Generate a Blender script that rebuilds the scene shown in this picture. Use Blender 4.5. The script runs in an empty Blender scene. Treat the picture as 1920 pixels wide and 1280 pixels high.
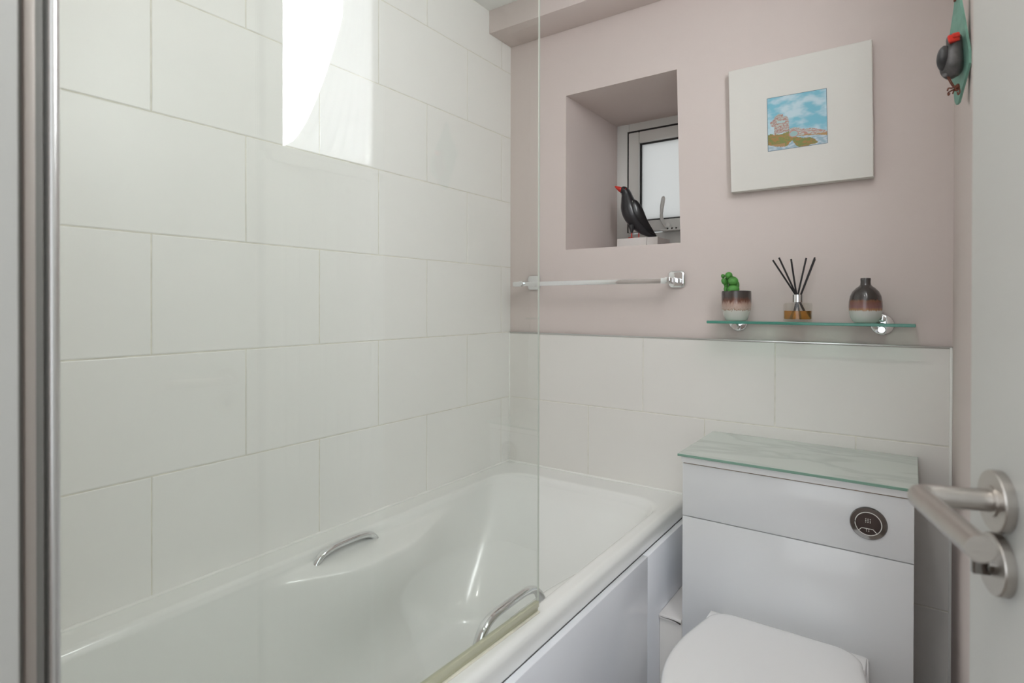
import bpy, bmesh, math, random
from mathutils import Vector, Matrix, noise
from math import sin, cos, pi, radians
random.seed(4)
scn = bpy.context.scene
COL = scn.collection
H = 1.17                       # height of the lens above the floor
XL, XR, YB, YN = -1.2805, 0.083, 1.8135, 0.125
ZC = H + 1.083                 # ceiling
ZR = H - 0.6046                # bath rim / first tile line
TH, TW = 0.25, 0.4064

# ------------------------------------------------------------------ materials
def new_mat(name):
    m = bpy.data.materials.new(name); m.use_nodes = True
    nt = m.node_tree
    return m, nt, nt.nodes['Principled BSDF'], nt.nodes['Material Output']

def mat(name, col, rough=0.5, metal=0.0, coat=0.0, spec=0.5, var=0.0, vscale=6.0, bump=0.0, bscale=30.0, trans=0.0, ior=1.45, aniso=None):
    m, nt, p, out = new_mat(name)
    N, L = nt.nodes, nt.links
    p.inputs['Base Color'].default_value = (*col, 1)
    p.inputs['Roughness'].default_value = rough
    p.inputs['Metallic'].default_value = metal
    p.inputs['Coat Weight'].default_value = coat
    p.inputs['Coat Roughness'].default_value = 0.05
    p.inputs['Specular IOR Level'].default_value = spec
    p.inputs['Transmission Weight'].default_value = trans
    p.inputs['IOR'].default_value = ior
    tc = N.new('ShaderNodeTexCoord')
    if var > 0:
        nz = N.new('ShaderNodeTexNoise'); nz.inputs['Scale'].default_value = vscale; nz.inputs['Detail'].default_value = 4
        L.new(tc.outputs['Object'], nz.inputs['Vector'])
        mr = N.new('ShaderNodeMapRange'); mr.inputs[1].default_value = 0.3; mr.inputs[2].default_value = 0.7
        mr.inputs[3].default_value = 1 - var; mr.inputs[4].default_value = 1 + var
        L.new(nz.outputs['Fac'], mr.inputs[0])
        vm = N.new('ShaderNodeVectorMath'); vm.operation = 'SCALE'
        vm.inputs[0].default_value = col
        L.new(mr.outputs[0], vm.inputs['Scale']); L.new(vm.outputs[0], p.inputs['Base Color'])
    if bump > 0:
        nb = N.new('ShaderNodeTexNoise'); nb.inputs['Scale'].default_value = bscale; nb.inputs['Detail'].default_value = 3
        mp = N.new('ShaderNodeMapping')
        if aniso: mp.inputs['Scale'].default_value = aniso
        L.new(tc.outputs['Object'], mp.inputs[0]); L.new(mp.outputs[0], nb.inputs['Vector'])
        b = N.new('ShaderNodeBump'); b.inputs['Strength'].default_value = bump; b.inputs['Distance'].default_value = 0.002
        L.new(nb.outputs['Fac'], b.inputs['Height']); L.new(b.outputs[0], p.inputs['Normal'])
    return m

def thin_glass(name, tint, fmax=1.0, f0=0.04):
    """window-type glass: straight-through tinted transmission plus Fresnel mirror reflection"""
    m, nt, p, out = new_mat(name); N, L = nt.nodes, nt.links
    N.remove(p)
    tr = N.new('ShaderNodeBsdfTransparent'); tr.inputs[0].default_value = (*tint, 1)
    gl = N.new('ShaderNodeBsdfGlossy'); gl.inputs['Roughness'].default_value = 0.0
    gl.inputs['Color'].default_value = (1, 1, 1, 1)
    ge = N.new('ShaderNodeNewGeometry')
    dt = N.new('ShaderNodeVectorMath'); dt.operation = 'DOT_PRODUCT'
    L.new(ge.outputs['Normal'], dt.inputs[0]); L.new(ge.outputs['Incoming'], dt.inputs[1])
    ab = N.new('ShaderNodeMath'); ab.operation = 'ABSOLUTE'; L.new(dt.outputs['Value'], ab.inputs[0])
    om = N.new('ShaderNodeMath'); om.operation = 'SUBTRACT'; om.inputs[0].default_value = 1; om.use_clamp = True
    L.new(ab.outputs[0], om.inputs[1])
    pw = N.new('ShaderNodeMath'); pw.operation = 'POWER'; pw.inputs[1].default_value = 5; L.new(om.outputs[0], pw.inputs[0])
    ma = N.new('ShaderNodeMath'); ma.operation = 'MULTIPLY_ADD'; ma.inputs[1].default_value = 1 - f0; ma.inputs[2].default_value = f0
    L.new(pw.outputs[0], ma.inputs[0])
    mx = N.new('ShaderNodeMixShader'); L.new(ma.outputs[0], mx.inputs[0]); L.new(tr.outputs[0], mx.inputs[1]); L.new(gl.outputs[0], mx.inputs[2])
    L.new(mx.outputs[0], out.inputs[0])
    return m

def emis(name, col, s):
    m, nt, p, out = new_mat(name)
    p.inputs['Base Color'].default_value = (*col, 1)
    p.inputs['Emission Color'].default_value = (*col, 1); p.inputs['Emission Strength'].default_value = s
    return m

TILE = (0.850, 0.845, 0.822)
PINK = (0.650, 0.574, 0.546)
M = {}
M['tile'] = mat('glazed_cream_tile', TILE, 0.36, var=0.012, vscale=2.0, bump=0.35, bscale=9.0)
M['tile_back'] = mat('dimmed_cream_tile', (0.78, 0.76, 0.728), 0.36, var=0.012, vscale=2.0, bump=0.2, bscale=9.0)  # same cream tile, the back wall's dimmer light put into its colour
M['grout'] = mat('cream_grout', (0.73, 0.71, 0.63), 0.8, var=0.12, vscale=40)
M['silicone'] = mat('white_silicone', (0.85, 0.85, 0.82), 0.35)
M['pink'] = mat('pink_wall_paint', PINK, 0.72, var=0.01, vscale=3, bump=0.12, bscale=60)
M['ceil'] = mat('ceiling_paint', (0.84, 0.85, 0.83), 0.8, bump=0.05, bscale=60)
M['acrylic'] = mat('white_bath_acrylic', (0.835, 0.845, 0.825), 0.2, coat=0.25)
M['panel'] = mat('white_gloss_panel', (0.86, 0.885, 0.94), 0.18, coat=0.4)
M['cabinet'] = mat('white_gloss_cabinet', (0.70, 0.71, 0.72), 0.22, coat=0.4)
M['brown_edge'] = mat('exposed_board_edge', (0.22, 0.15, 0.10), 0.7)
M['ceramic'] = mat('white_toilet_plastic', (0.84, 0.84, 0.845), 0.2, coat=0.3)
M['chrome'] = mat('polished_chrome', (0.80, 0.81, 0.82), 0.06, 1.0)
M['dark_chrome'] = mat('dark_polished_chrome', (0.28, 0.27, 0.26), 0.07, 1.0)
M['brushed'] = mat('brushed_steel', (0.52, 0.49, 0.46), 0.32, 1.0, bump=0.15, bscale=120, aniso=(1, 1, 6))
M['post'] = mat('satin_chrome_post', (0.70, 0.70, 0.70), 0.28, 1.0)
M['jamb'] = mat('grey_lining_paint', (0.42, 0.42, 0.40), 0.5)
M['grey_gasket'] = mat('grey_gasket', (0.20, 0.20, 0.19), 0.6)
M['alu'] = mat('satin_aluminium', (0.62, 0.62, 0.61), 0.3, 1.0)
M['alu_dark'] = mat('dark_rubber_gasket', (0.09, 0.095, 0.10), 0.5)
M['alu_warm'] = mat('satin_profile', (0.43, 0.40, 0.37), 0.5, 0.3)
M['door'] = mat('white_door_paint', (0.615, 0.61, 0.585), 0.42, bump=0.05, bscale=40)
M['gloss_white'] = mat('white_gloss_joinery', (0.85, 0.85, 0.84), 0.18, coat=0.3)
M['upvc'] = mat('white_upvc', (0.78, 0.79, 0.77), 0.3)
M['gasket'] = mat('black_glazing_gasket', (0.03, 0.03, 0.03), 0.5)
M['screen'] = thin_glass('clear_screen_glass', (0.962, 0.974, 0.962))
M['glass_edge'] = mat('pale_glass_edge', (0.72, 0.75, 0.69), 0.15)
M['shelf_glass'] = thin_glass('shelf_glass', (0.78, 0.93, 0.87))
M['teal_edge'] = mat('teal_glass_edge', (0.065, 0.24, 0.185), 0.12)
M['grey_edge'] = mat('grey_green_glass_edge', (0.20, 0.34, 0.27), 0.15)
M['dot'] = mat('pale_engraving', (0.85, 0.84, 0.80), 0.4)
M['seal'] = mat('aged_clear_seal', (0.50, 0.50, 0.37), 0.3)
M['seal_grime'] = mat('limescaled_seal_foot', (0.74, 0.72, 0.62), 0.5, var=0.1, vscale=25)
M['black_reed'] = mat('black_reed', (0.022, 0.02, 0.022), 0.7)
M['green'] = mat('succulent_green', (0.065, 0.24, 0.04), 0.5, var=0.3, vscale=40)
M['soil'] = mat('dark_soil', (0.05, 0.035, 0.025), 0.9)
M['black_bird'] = mat('painted_black_wood', (0.022, 0.022, 0.026), 0.3, coat=0.3)
M['black_bird2'] = mat('painted_black_wing', (0.012, 0.012, 0.014), 0.3, coat=0.3)
M['red'] = mat('red_beak_paint', (0.60, 0.035, 0.022), 0.4)
M['grey_bird'] = mat('grey_black_clay', (0.075, 0.072, 0.072), 0.45, var=0.5, vscale=60)
M['grey_wing'] = mat('charcoal_clay', (0.04, 0.04, 0.042), 0.4, var=0.4, vscale=60)
M['verdigris'] = mat('sea_green_painted_slate', (0.17, 0.34, 0.27), 0.55, var=0.15, vscale=40, bump=0.4, bscale=80)
M['rust'] = mat('rusty_wire', (0.16, 0.05, 0.03), 0.5, 0.4)
M['picture'] = mat('white_canvas_board', (0.69, 0.675, 0.638), 0.6, bump=0.1, bscale=200)
M['floor'] = mat('brown_vinyl_floor', (0.20, 0.155, 0.12), 0.5, var=0.1)
M['carpet'] = mat('brown_hall_floor', (0.07, 0.045, 0.032), 0.8, var=0.2)
M['crack'] = mat('dark_crack', (0.05, 0.045, 0.04), 0.9)
M['amber'] = mat('amber_liquid', (0.80, 0.36, 0.05), 0.02, trans=0.75, ior=1.36)
M['bottle'] = thin_glass('bottle_glass', (0.93, 0.93, 0.91), f0=0.05)
M['lamp'] = emis('lamp_lens', (1.0, 0.97, 0.93), 12.0)
M['day_pane'] = emis('daylit_obscured_glass', (0.97, 0.99, 1.0), 24.5)
_m, _nt, _p, _o = new_mat('thin_white_curtain'); _nt.nodes.remove(_p)
_t = _nt.nodes.new('ShaderNodeBsdfTranslucent'); _t.inputs[0].default_value = (.20, .20, .205, 1)
_d = _nt.nodes.new('ShaderNodeBsdfDiffuse'); _d.inputs[0].default_value = (.5, .5, .5, 1)
_a = _nt.nodes.new('ShaderNodeAddShader'); _nt.links.new(_t.outputs[0], _a.inputs[0]); _nt.links.new(_d.outputs[0], _a.inputs[1]); _nt.links.new(_a.outputs[0], _o.inputs[0])
M['net'] = _m
M['block'] = mat('white_wooden_block', (0.80, 0.77, 0.75), 0.5)
M['button'] = mat('chrome_button_face', (0.20, 0.18, 0.18), 0.09, 1.0, var=0.2, vscale=30)

def ladder(name, z0, h, stops, rough=0.25, streak=0.012):
    """reactive glaze in bands up the height of a pot, with a wandering edge"""
    m, nt, p, out = new_mat(name); N, L = nt.nodes, nt.links
    tc = N.new('ShaderNodeTexCoord'); sx = N.new('ShaderNodeSeparateXYZ'); L.new(tc.outputs['Object'], sx.inputs[0])
    mp = N.new('ShaderNodeMapping'); mp.inputs['Scale'].default_value = (1, 1, 0.25); L.new(tc.outputs['Object'], mp.inputs[0])
    nz = N.new('ShaderNodeTexNoise'); nz.inputs['Scale'].default_value = 260; nz.inputs['Detail'].default_value = 3; L.new(mp.outputs[0], nz.inputs['Vector'])
    a = N.new('ShaderNodeMath'); a.operation = 'MULTIPLY_ADD'; a.inputs[1].default_value = streak; a.inputs[2].default_value = -streak / 2
    L.new(nz.outputs['Fac'], a.inputs[0])
    s = N.new('ShaderNodeMath'); s.operation = 'ADD'; L.new(a.outputs[0], s.inputs[0]); L.new(sx.outputs['Z'], s.inputs[1])
    mr = N.new('ShaderNodeMapRange'); mr.inputs[1].default_value = z0; mr.inputs[2].default_value = z0 + h; L.new(s.outputs[0], mr.inputs[0])
    cr = N.new('ShaderNodeValToRGB'); L.new(mr.outputs[0], cr.inputs[0])
    e = cr.color_ramp.elements
    while len(e) > 1: e.remove(e[0])
    e[0].position = stops[0][0]; e[0].color = (*stops[0][1], 1)
    for pos, c in stops[1:]:
        n = e.new(pos); n.color = (*c, 1)
    L.new(cr.outputs[0], p.inputs['Base Color'])
    p.inputs['Roughness'].default_value = rough; p.inputs['Coat Weight'].default_value = 0.5
    return m

# frosted, daylight behind it
def frosted():
    m, nt, p, out = new_mat('frosted_window_glass'); N, L = nt.nodes, nt.links
    N.remove(p)
    t = N.new('ShaderNodeBsdfTranslucent'); t.inputs[0].default_value = (0.72, 0.72, 0.71, 1)
    d = N.new('ShaderNodeBsdfDiffuse'); d.inputs[0].default_value = (0.80, 0.82, 0.81, 1)
    g = N.new('ShaderNodeBsdfGlossy'); g.inputs['Roughness'].default_value = 0.15
    m1 = N.new('ShaderNodeMixShader'); m1.inputs[0].default_value = 0.25; L.new(t.outputs[0], m1.inputs[1]); L.new(d.outputs[0], m1.inputs[2])
    m2 = N.new('ShaderNodeMixShader'); m2.inputs[0].default_value = 0.05; L.new(m1.outputs[0], m2.inputs[1]); L.new(g.outputs[0], m2.inputs[2])
    L.new(m2.outputs[0], out.inputs[0]); return m
M['frosted'] = frosted()

def veined():
    m, nt, p, out = new_mat('pale_green_back_painted_glass'); N, L = nt.nodes, nt.links
    tc = N.new('ShaderNodeTexCoord')
    mp = N.new('ShaderNodeMapping'); mp.inputs['Scale'].default_value = (1.0, 2.6, 1); mp.inputs['Rotation'].default_value = (0, 0, 0.35)
    L.new(tc.outputs['Object'], mp.inputs[0])
    nz = N.new('ShaderNodeTexNoise'); nz.inputs['Scale'].default_value = 2.6; nz.inputs['Detail'].default_value = 5; nz.inputs['Distortion'].default_value = 0.8
    L.new(mp.outputs[0], nz.inputs['Vector'])
    cr = N.new('ShaderNodeValToRGB'); L.new(nz.outputs['Fac'], cr.inputs[0])
    e = cr.color_ramp.elements
    e[0].position = 0.44; e[0].color = (0.60, 0.655, 0.612, 1); e[1].position = 0.56; e[1].color = (0.60, 0.655, 0.612, 1)
    n = e.new(0.5); n.color = (0.52, 0.565, 0.53, 1)
    L.new(cr.outputs[0], p.inputs['Base Color']); p.inputs['Roughness'].default_value = 0.07
    return m
M['veined'] = veined()

# ------------------------------------------------------------------ object helpers
ORG = {}
def tagit(o, label=None, cat=None, group=None, kind=None):
    if label: o['label'] = label
    if cat: o['category'] = cat
    if group: o['group'] = group
    if kind: o['kind'] = kind
    return o

def thing(name, loc, label, cat, group=None):
    o = bpy.data.objects.new(name, None); COL.objects.link(o); o.location = loc
    o.empty_display_size = 0.05
    ORG[o.name] = Vector(loc)
    return tagit(o, label, cat, group)

def obj(name, bm, mats, parent=None, smooth=None, loc=None):
    """link bm (world coordinates) as one mesh object; smooth = angle in degrees"""
    if not isinstance(mats, (list, tuple)): mats = [mats]
    org = ORG[parent.name] if parent else Vector(loc or (0, 0, 0))
    bmesh.ops.recalc_face_normals(bm, faces=bm.faces)
    bmesh.ops.translate(bm, verts=bm.verts, vec=-org)
    me = bpy.data.meshes.new(name); bm.to_mesh(me); bm.free()
    for m in mats: me.materials.append(m)
    if smooth is not None:
        for p in me.polygons: p.use_smooth = True
        me.set_sharp_from_angle(angle=radians(smooth))
    o = bpy.data.objects.new(name, me); COL.objects.link(o)
    if parent: o.parent = parent
    else: o.location = org
    ORG[o.name] = org
    return o

def struct(name, bm, mats, smooth=None, label=None, parent=None):
    o = obj(name, bm, mats, parent, smooth)
    if parent is None: o['kind'] = 'structure'
    if label: o['label'] = label
    return o

def BM(): return bmesh.new()

def box(bm, x0, x1, y0, y1, z0, z1, r=0.0, seg=2, mi=0, top_in=0):
    v = [bm.verts.new((x, y, z)) for x in (x0, x1) for y in (y0, y1) for z in (z0, z1)]
    F = [(0, 1, 3, 2), (4, 6, 7, 5), (0, 4, 5, 1), (2, 3, 7, 6), (0, 2, 6, 4), (1, 5, 7, 3)]
    fs = [bm.faces.new([v[i] for i in f]) for f in F]
    for f in fs: f.material_index = mi
    if r > 0:
        es = list({e for f in fs for e in f.edges})
        res = bmesh.ops.bevel(bm, geom=es, offset=r, segments=seg, profile=0.5, affect='EDGES')
        for f in res['faces']: f.material_index = mi
    return fs

def obox(bm, O, ax, ay, az, a0, a1, b0, b1, c0, c1, r=0, seg=2, mi=0):
    """box in an oriented frame"""
    t = bmesh.new(); box(t, a0, a1, b0, b1, c0, c1, r, seg, mi)
    mp(bm, t, O, ax, ay, az)

def mp(bm, t, O, ax, ay, az):
    O, ax, ay, az = map(Vector, (O, ax, ay, az))
    vm = {}
    for v in t.verts: vm[v] = bm.verts.new(O + ax * v.co.x + ay * v.co.y + az * v.co.z)
    for f in t.faces:
        n = bm.faces.new([vm[v] for v in f.verts]); n.material_index = f.material_index
    t.free()

def quad(bm, pts, mi=0):
    f = bm.faces.new([bm.verts.new(p) for p in pts]); f.material_index = mi; return f

def rings(bm, rs, closed=True, cap=(True, True), mi=0):
    vs = [[bm.verts.new(p) for p in r] for r in rs]
    n = len(vs[0])
    for a, b in zip(vs[:-1], vs[1:]):
        for i in range(n if closed else n - 1):
            j = (i + 1) % n
            f = bm.faces.new((a[i], a[j], b[j], b[i])); f.material_index = mi
    if cap[0]: bm.faces.new(vs[0]).material_index = mi
    if cap[1]: bm.faces.new(vs[-1][::-1]).material_index = mi
    return vs

def catmull(P, n=8):
    P = [Vector(p) for p in P]
    Q = [P[0] * 2 - P[1]] + P + [P[-1] * 2 - P[-2]]
    out = []
    for i in range(1, len(Q) - 2):
        for k in range(n):
            t = k / n; a, b, c, d = Q[i - 1], Q[i], Q[i + 1], Q[i + 2]
            out.append(0.5 * ((2 * b) + (c - a) * t + (2 * a - 5 * b + 4 * c - d) * t * t + (3 * b - a - 3 * c + d) * t ** 3))
    out.append(P[-1]); return out

def tube(bm, pts, r, seg=12, mi=0, flat=1.0, up=(0, 0, 1)):
    """sweep a circle (or ellipse: flat scales the up axis) along a path; r is a number or one per point"""
    pts = [Vector(p) for p in pts]; rs = []
    up = Vector(up)
    for i, p in enumerate(pts):
        t = (pts[min(i + 1, len(pts) - 1)] - pts[max(i - 1, 0)]).normalized()
        a = t.cross(up)
        if a.length < 1e-3: a = t.cross(Vector((1, 0, 0)))
        a.normalize(); b = t.cross(a).normalized()
        rr = r[i] if isinstance(r, (list, tuple)) else r
        rs.append([p + a * rr * cos(2 * pi * k / seg) + b * rr * flat * sin(2 * pi * k / seg) for k in range(seg)])
    rings(bm, rs, mi=mi)

def loft(bm, secs, w, seg=20, mi=0):
    """secs: (centre, in-plane half size, depth half size); w = depth axis"""
    w = Vector(w).normalized()
    C = [Vector(s[0]) for s in secs]; rs = []
    for i, s in enumerate(secs):
        t = (C[min(i + 1, len(C) - 1)] - C[max(i - 1, 0)]).normalized()
        n = t.cross(w).normalized()
        rs.append([C[i] + n * s[1] * cos(2 * pi * k / seg) + w * s[2] * sin(2 * pi * k / seg) for k in range(seg)])
    rings(bm, rs, mi=mi)

def fine(secs, n=5):
    """catmull through sections"""
    C = catmull([s[0] for s in secs], n)
    R = catmull([(s[1], s[2], 0) for s in secs], n)
    return [(c, max(r.x, 1e-4), max(r.y, 1e-4)) for c, r in zip(C, R)]

def lathe(bm, prof, O, axis='Z', seg=48, mi=0):
    """prof: (radius, height) list from one end to the other, around O"""
    O = Vector(O); rs = []
    A = {'Z': (Vector((1, 0, 0)), Vector((0, 1, 0)), Vector((0, 0, 1))),
         '-Y': (Vector((1, 0, 0)), Vector((0, 0, 1)), Vector((0, -1, 0)))}[axis] if isinstance(axis, str) else tuple(Vector(a) for a in axis)
    for r, h in prof:
        rs.append([O + A[2] * h + A[0] * r * cos(2 * pi * k / seg) + A[1] * r * sin(2 * pi * k / seg) for k in range(seg)])
    rings(bm, rs, mi=mi)

def ball(bm, c, r, sx=1, sy=1, sz=1, u=12, v=8, mi=0, rot=None):
    m = Matrix.Diagonal((sx * r, sy * r, sz * r, 1))
    if rot: m = rot.to_4x4() @ m
    res = bmesh.ops.create_uvsphere(bm, u_segments=u, v_segments=v, radius=1, matrix=Matrix.Translation(c) @ m)
    for vv in res['verts']:
        for f in vv.link_faces: f.material_index = mi

# ------------------------------------------------------------------ tiled walls
def tile(bm, O, U, V, Nn, u0, u1, v0, v1, mi=0):
    """one glazed tile with a soft arris; O + u U + v V, standing 1 mm out along N"""
    g, c, h = 0.0014, 0.0016, 0.0011
    u0 += g; u1 -= g; v0 += g; v1 -= g
    if u1 - u0 < 0.004 or v1 - v0 < 0.004: return
    P = lambda u, v, n: O + U * u + V * v + Nn * n
    lay = [[P(u0, v0, 0), P(u1, v0, 0), P(u1, v1, 0), P(u0, v1, 0)],
           [P(u0, v0, h - .0006), P(u1, v0, h - .0006), P(u1, v1, h - .0006), P(u0, v1, h - .0006)],
           [P(u0 + c, v0 + c, h), P(u1 - c, v0 + c, h), P(u1 - c, v1 - c, h), P(u0 + c, v1 - c, h)]]
    rings(bm, lay, cap=(False, True), mi=mi)

X_, Y_, Z_ = Vector((1, 0, 0)), Vector((0, 1, 0)), Vector((0, 0, 1))
# left wall
bm = BM()
box(bm, XL - 0.10, XL - 0.0011, YN - 0.3, YB + 0.1, 0, ZC + 0.05, mi=1)
for k in range(-2, 7):
    z0, z1 = ZR + TH * k, min(ZR + TH * (k + 1), ZC)
    off = 0.5332 if k % 2 == 0 else 0.5332 + TW / 2
    for n in range(-4, 6):
        y0, y1 = off + n * TW, off + (n + 1) * TW
        y0, y1 = max(y0, YN), min(y1, YB)
        if y1 > y0: tile(bm, Vector((XL - .0011, 0, 0)), Y_, Z_, X_, y0, y1, max(z0, 0), z1)
struct('wall_left', bm, [M['tile'], M['grout']], label='white glazed rectangular wall tiles in brick bond beside the bath')

# back wall: painted, with the deep window recess
NX0, NX1t, NX1b, NZ0, NZ1, ND = -1.0355, -0.626, -0.612, H + 0.2015, H + 0.761, 2.30
bm = BM()
TT = H - 0.105                 # top of tiling
def Pb(x, z, y=YB): return (x, y, z)
quad(bm, [Pb(XL - .05, 0), Pb(XR + .3, 0), Pb(XR + .3, NZ0), Pb(XL - .05, NZ0)])
quad(bm, [Pb(XL - .05, NZ1), Pb(XR + .3, NZ1), Pb(XR + .3, ZC + .05), Pb(XL - .05, ZC + .05)])
quad(bm, [Pb(XL - .05, NZ0), Pb(NX0, NZ0), Pb(NX0, NZ1), Pb(XL - .05, NZ1)])
quad(bm, [Pb(NX1b, NZ0), Pb(XR + .3, NZ0), Pb(XR + .3, NZ1), Pb(NX1t, NZ1)])
c = [(NX0, NZ0), (NX1b, NZ0), (NX1t, NZ1), (NX0, NZ1)]
for i in range(4):
    a, b = c[i], c[(i + 1) % 4]
    quad(bm, [Pb(*a), Pb(*b), Pb(*b, ND), Pb(*a, ND)])
# outside of the thick wall
quad(bm, [Pb(XL - .4, 0, ND), Pb(XR + .6, 0, ND), Pb(XR + .6, NZ0, ND), Pb(XL - .4, NZ0, ND)])
quad(bm, [Pb(XL - .4, NZ1, ND), Pb(XR + .6, NZ1, ND), Pb(XR + .6, ZC + .3, ND), Pb(XL - .4, ZC + .3, ND)])
quad(bm, [Pb(XL - .4, NZ0, ND), Pb(NX0, NZ0, ND), Pb(NX0, NZ1, ND), Pb(XL - .4, NZ1, ND)])
quad(bm, [Pb(NX1b, NZ0, ND), Pb(XR + .6, NZ0, ND), Pb(XR + .6, NZ1, ND), Pb(NX1t, NZ1, ND)])
bmesh.ops.remove_doubles(bm, verts=bm.verts, dist=1e-5)
wb = struct('wall_back', bm, M['pink'], label='pale pink painted wall with a deep square window recess')
bm = BM()
box(bm, XL, XR, YB - 0.0079, YB - .0002, 0, TT - 0.002, mi=1)
O = Vector((0, YB - 0.0079, 0))
def brow(z0, z1, off, xa=XL, xb=XR):
    for n in range(-4, 5):
        x0, x1 = max(off + n * TW, xa), min(off + (n + 1) * TW, xb)
        if x1 > x0: tile(bm, O, X_, Z_, -Y_, x0, x1, z0, z1)
brow(TT - TH, TT - .002, -0.7346)
brow(TT - 2 * TH, TT - TH, -0.7346 - TW / 2, XL, -0.125)
brow(TT - 3 * TH, TT - 2 * TH, -0.7346, XL, -0.125)
brow(TT - 4 * TH, TT - 3 * TH, -0.7346 - TW / 2, XL, -0.125)
tile(bm, O, X_, Z_, -Y_, -0.125, XR, H - 0.771, TT - TH)
tile(bm, O, X_, Z_, -Y_, -0.125, XR, H - 1.17, H - 0.771)
obj('tiling', bm, [M['tile_back'], M['grout']], wb)

# slim capping strip along the top of the tiles, and the vertical end bead
bm = BM(); box(bm, XL, XR, YB - 0.0105, YB, TT - 0.003, TT + 0.0015, r=0.0008)
struct('trim_1', bm, M['alu'], 30, 'thin metal strip capping the low back wall tiles')
bm = BM(); box(bm, XR - 0.006, XR, YB - 0.012, YB - 0.001, 0, TT, r=0.0015)
struct('trim_2', bm, M['silicone'], 30, 'white sealant bead in the right-hand tiled corner')
bm = BM(); box(bm, XL, XL + 0.004, YB - 0.013, YB - 0.007, ZR, TT, r=0.001)
struct('trim_3', bm, M['silicone'], 30, 'white sealant bead in the left-hand tiled corner')
bm = BM()
tube(bm, [(XL + .001, YN, ZR + .0015), (XL + .001, YB - .008, ZR + .0015)], 0.0042, 8)
tube(bm, [(XL + .001, YB - .009, ZR + .0015), (-0.60, YB - .009, ZR + .0015)], 0.0042, 8)
struct('trim_4', bm, M['silicone'], 60, 'white sealant bead where the bath meets the wall tiles')

# ceiling, boxing, floor
bm = BM(); box(bm, XL - .1, 0.6, -0.1, YB + .05, ZC, ZC + 0.05)
struct('ceiling', bm, M['ceil'])
bm = BM(); box(bm, XL, XR, 1.672, YB, H + 0.998, ZC, r=0.002)
struct('trim_5', bm, M['pink'], 30, 'pink painted boxing along the top of the back wall')
bm = BM(); box(bm, XL - .1, 0.6, -0.02, YB + .05, -0.05, 0)
struct('floor', bm, M['floor'])
bm = BM(); box(bm, -3, 3, -5, -0.02, -0.05, 0)
struct('floor_hall', bm, M['carpet'])

# right wall: painted length, then the boarded cupboard front, then the return towards the door hinges
bm = BM(); box(bm, XR, XR + 0.1, 1.112, YB, 0, ZC)
struct('wall_right', bm, M['pink'])
bm = BM(); box(bm, 0.135, 0.6, 0.745, 0.76, 0, ZC); box(bm, 0.42, 0.5, 0.0, 0.745, 0, ZC)
struct('wall_return', bm, M['pink'])
cup = thing('cupboard', (XR + .02, 0.925, 0), 'white boarded cupboard front with round knob behind the open door', 'cupboard')
bm = BM(); n = 8; w = (1.072 - 0.768) / n
for i in range(n):
    y0 = 0.768 + i * w
    box(bm, XR + .012, XR + .03, y0, y0 + w, 0.03, H + .36, r=0.0028, seg=2)
obj('boarded_door', bm, M['gloss_white'], cup, 30)
bm = BM(); box(bm, XR + .001, XR + .04, 1.072, 1.112, 0, H + .36, r=.003); box(bm, XR + .001, XR + .04, 0.748, 0.768, 0, H + .36, r=.003)
box(bm, XR + .001, XR + .04, 0.768, 1.072, H + .36, H + .385, r=.002); box(bm, XR + .001, XR + .04, 0.768, 1.072, 0, .03, r=.002)
obj('frame', bm, M['gloss_white'], cup, 30)
bm = BM(); lathe(bm, [(.006, 0), (.006, .006), (.012, .010), (.015, .016), (.012, .021), (.004, .024)], (XR + .012, 0.99, H + 0.32), axis=((0, 1, 0), (0, 0, 1), (-1, 0, 0)), seg=24)
obj('knob', bm, M['gloss_white'], cup, 40)

# near wall (end of bath), doorway lining
bm = BM(); box(bm, XL - .1, -0.52, 0.0, YN, 0, ZC); box(bm, 0.33, 0.42, -.02, 0.05, 0, ZC)
box(bm, -0.52, 0.33, -.02, 0.05, 2.12, ZC)
struct('wall_near', bm, M['pink'])
bm = BM(); box(bm, -0.52, -0.4865, 0.002, 0.122, 0, 2.12, r=.002); box(bm, 0.285, 0.33, 0.0, 0.05, 0, 2.12, r=.002)
struct('trim_6', bm, M['jamb'], 30, 'pale grey doorway lining at the left edge of the picture')

# ------------------------------------------------------------------ window in the recess
win = bpy.data.objects.new('window_1', None); COL.objects.link(win); win.location = (-0.825, 2.25, NZ0); ORG['window_1'] = Vector(win.location)
tagit(win, 'small white frosted window deep in the recess', kind='structure')
def frame4(bm, x0, x1, z0, z1, w, y0, y1, r=.002, wb_=None):
    wb_ = wb_ or w
    box(bm, x0, x0 + w, y0, y1, z0, z1, r); box(bm, x1 - w, x1, y0, y1, z0, z1, r)
    box(bm, x0 + w, x1 - w, y0 + .0004, y1, z1 - w, z1, r); box(bm, x0 + w, x1 - w, y0 + .0004, y1, z0, z0 + wb_, r)
bm = BM(); frame4(bm, -1.0355, -0.62, NZ0 - .0, H + 0.778, 0.055, 2.25, 2.31, r=.004, wb_=0.097)
obj('outer_frame', bm, M['upvc'], win, 30)
bm = BM(); box(bm, -.987, -.975, 2.2492, 2.30, H + .304, H + .729, .0005); box(bm, -.680, -.668, 2.2492, 2.30, H + .304, H + .729, .0005); box(bm, -.975, -.680, 2.2492, 2.30, H + .717, H + .729, .0005)
obj('frame_seal', bm, M['gasket'], win, 30)
bm = BM(); frame4(bm, -0.977, -0.679, H + .302, H + .719, 0.046, 2.236, 2.285, r=.005)
obj('sash', bm, M['upvc'], win, 30)
bm = BM(); frame4(bm, -0.931, -0.725, H + .348, H + .673, 0.007, 2.25, 2.262, r=.001)
obj('glazing_seal', bm, M['gasket'], win, 30)
bm = BM(); box(bm, -0.926, -0.73, 2.256, 2.262, H + .353, H + .668)
obj('pane', bm, M['frosted'], win)
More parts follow.
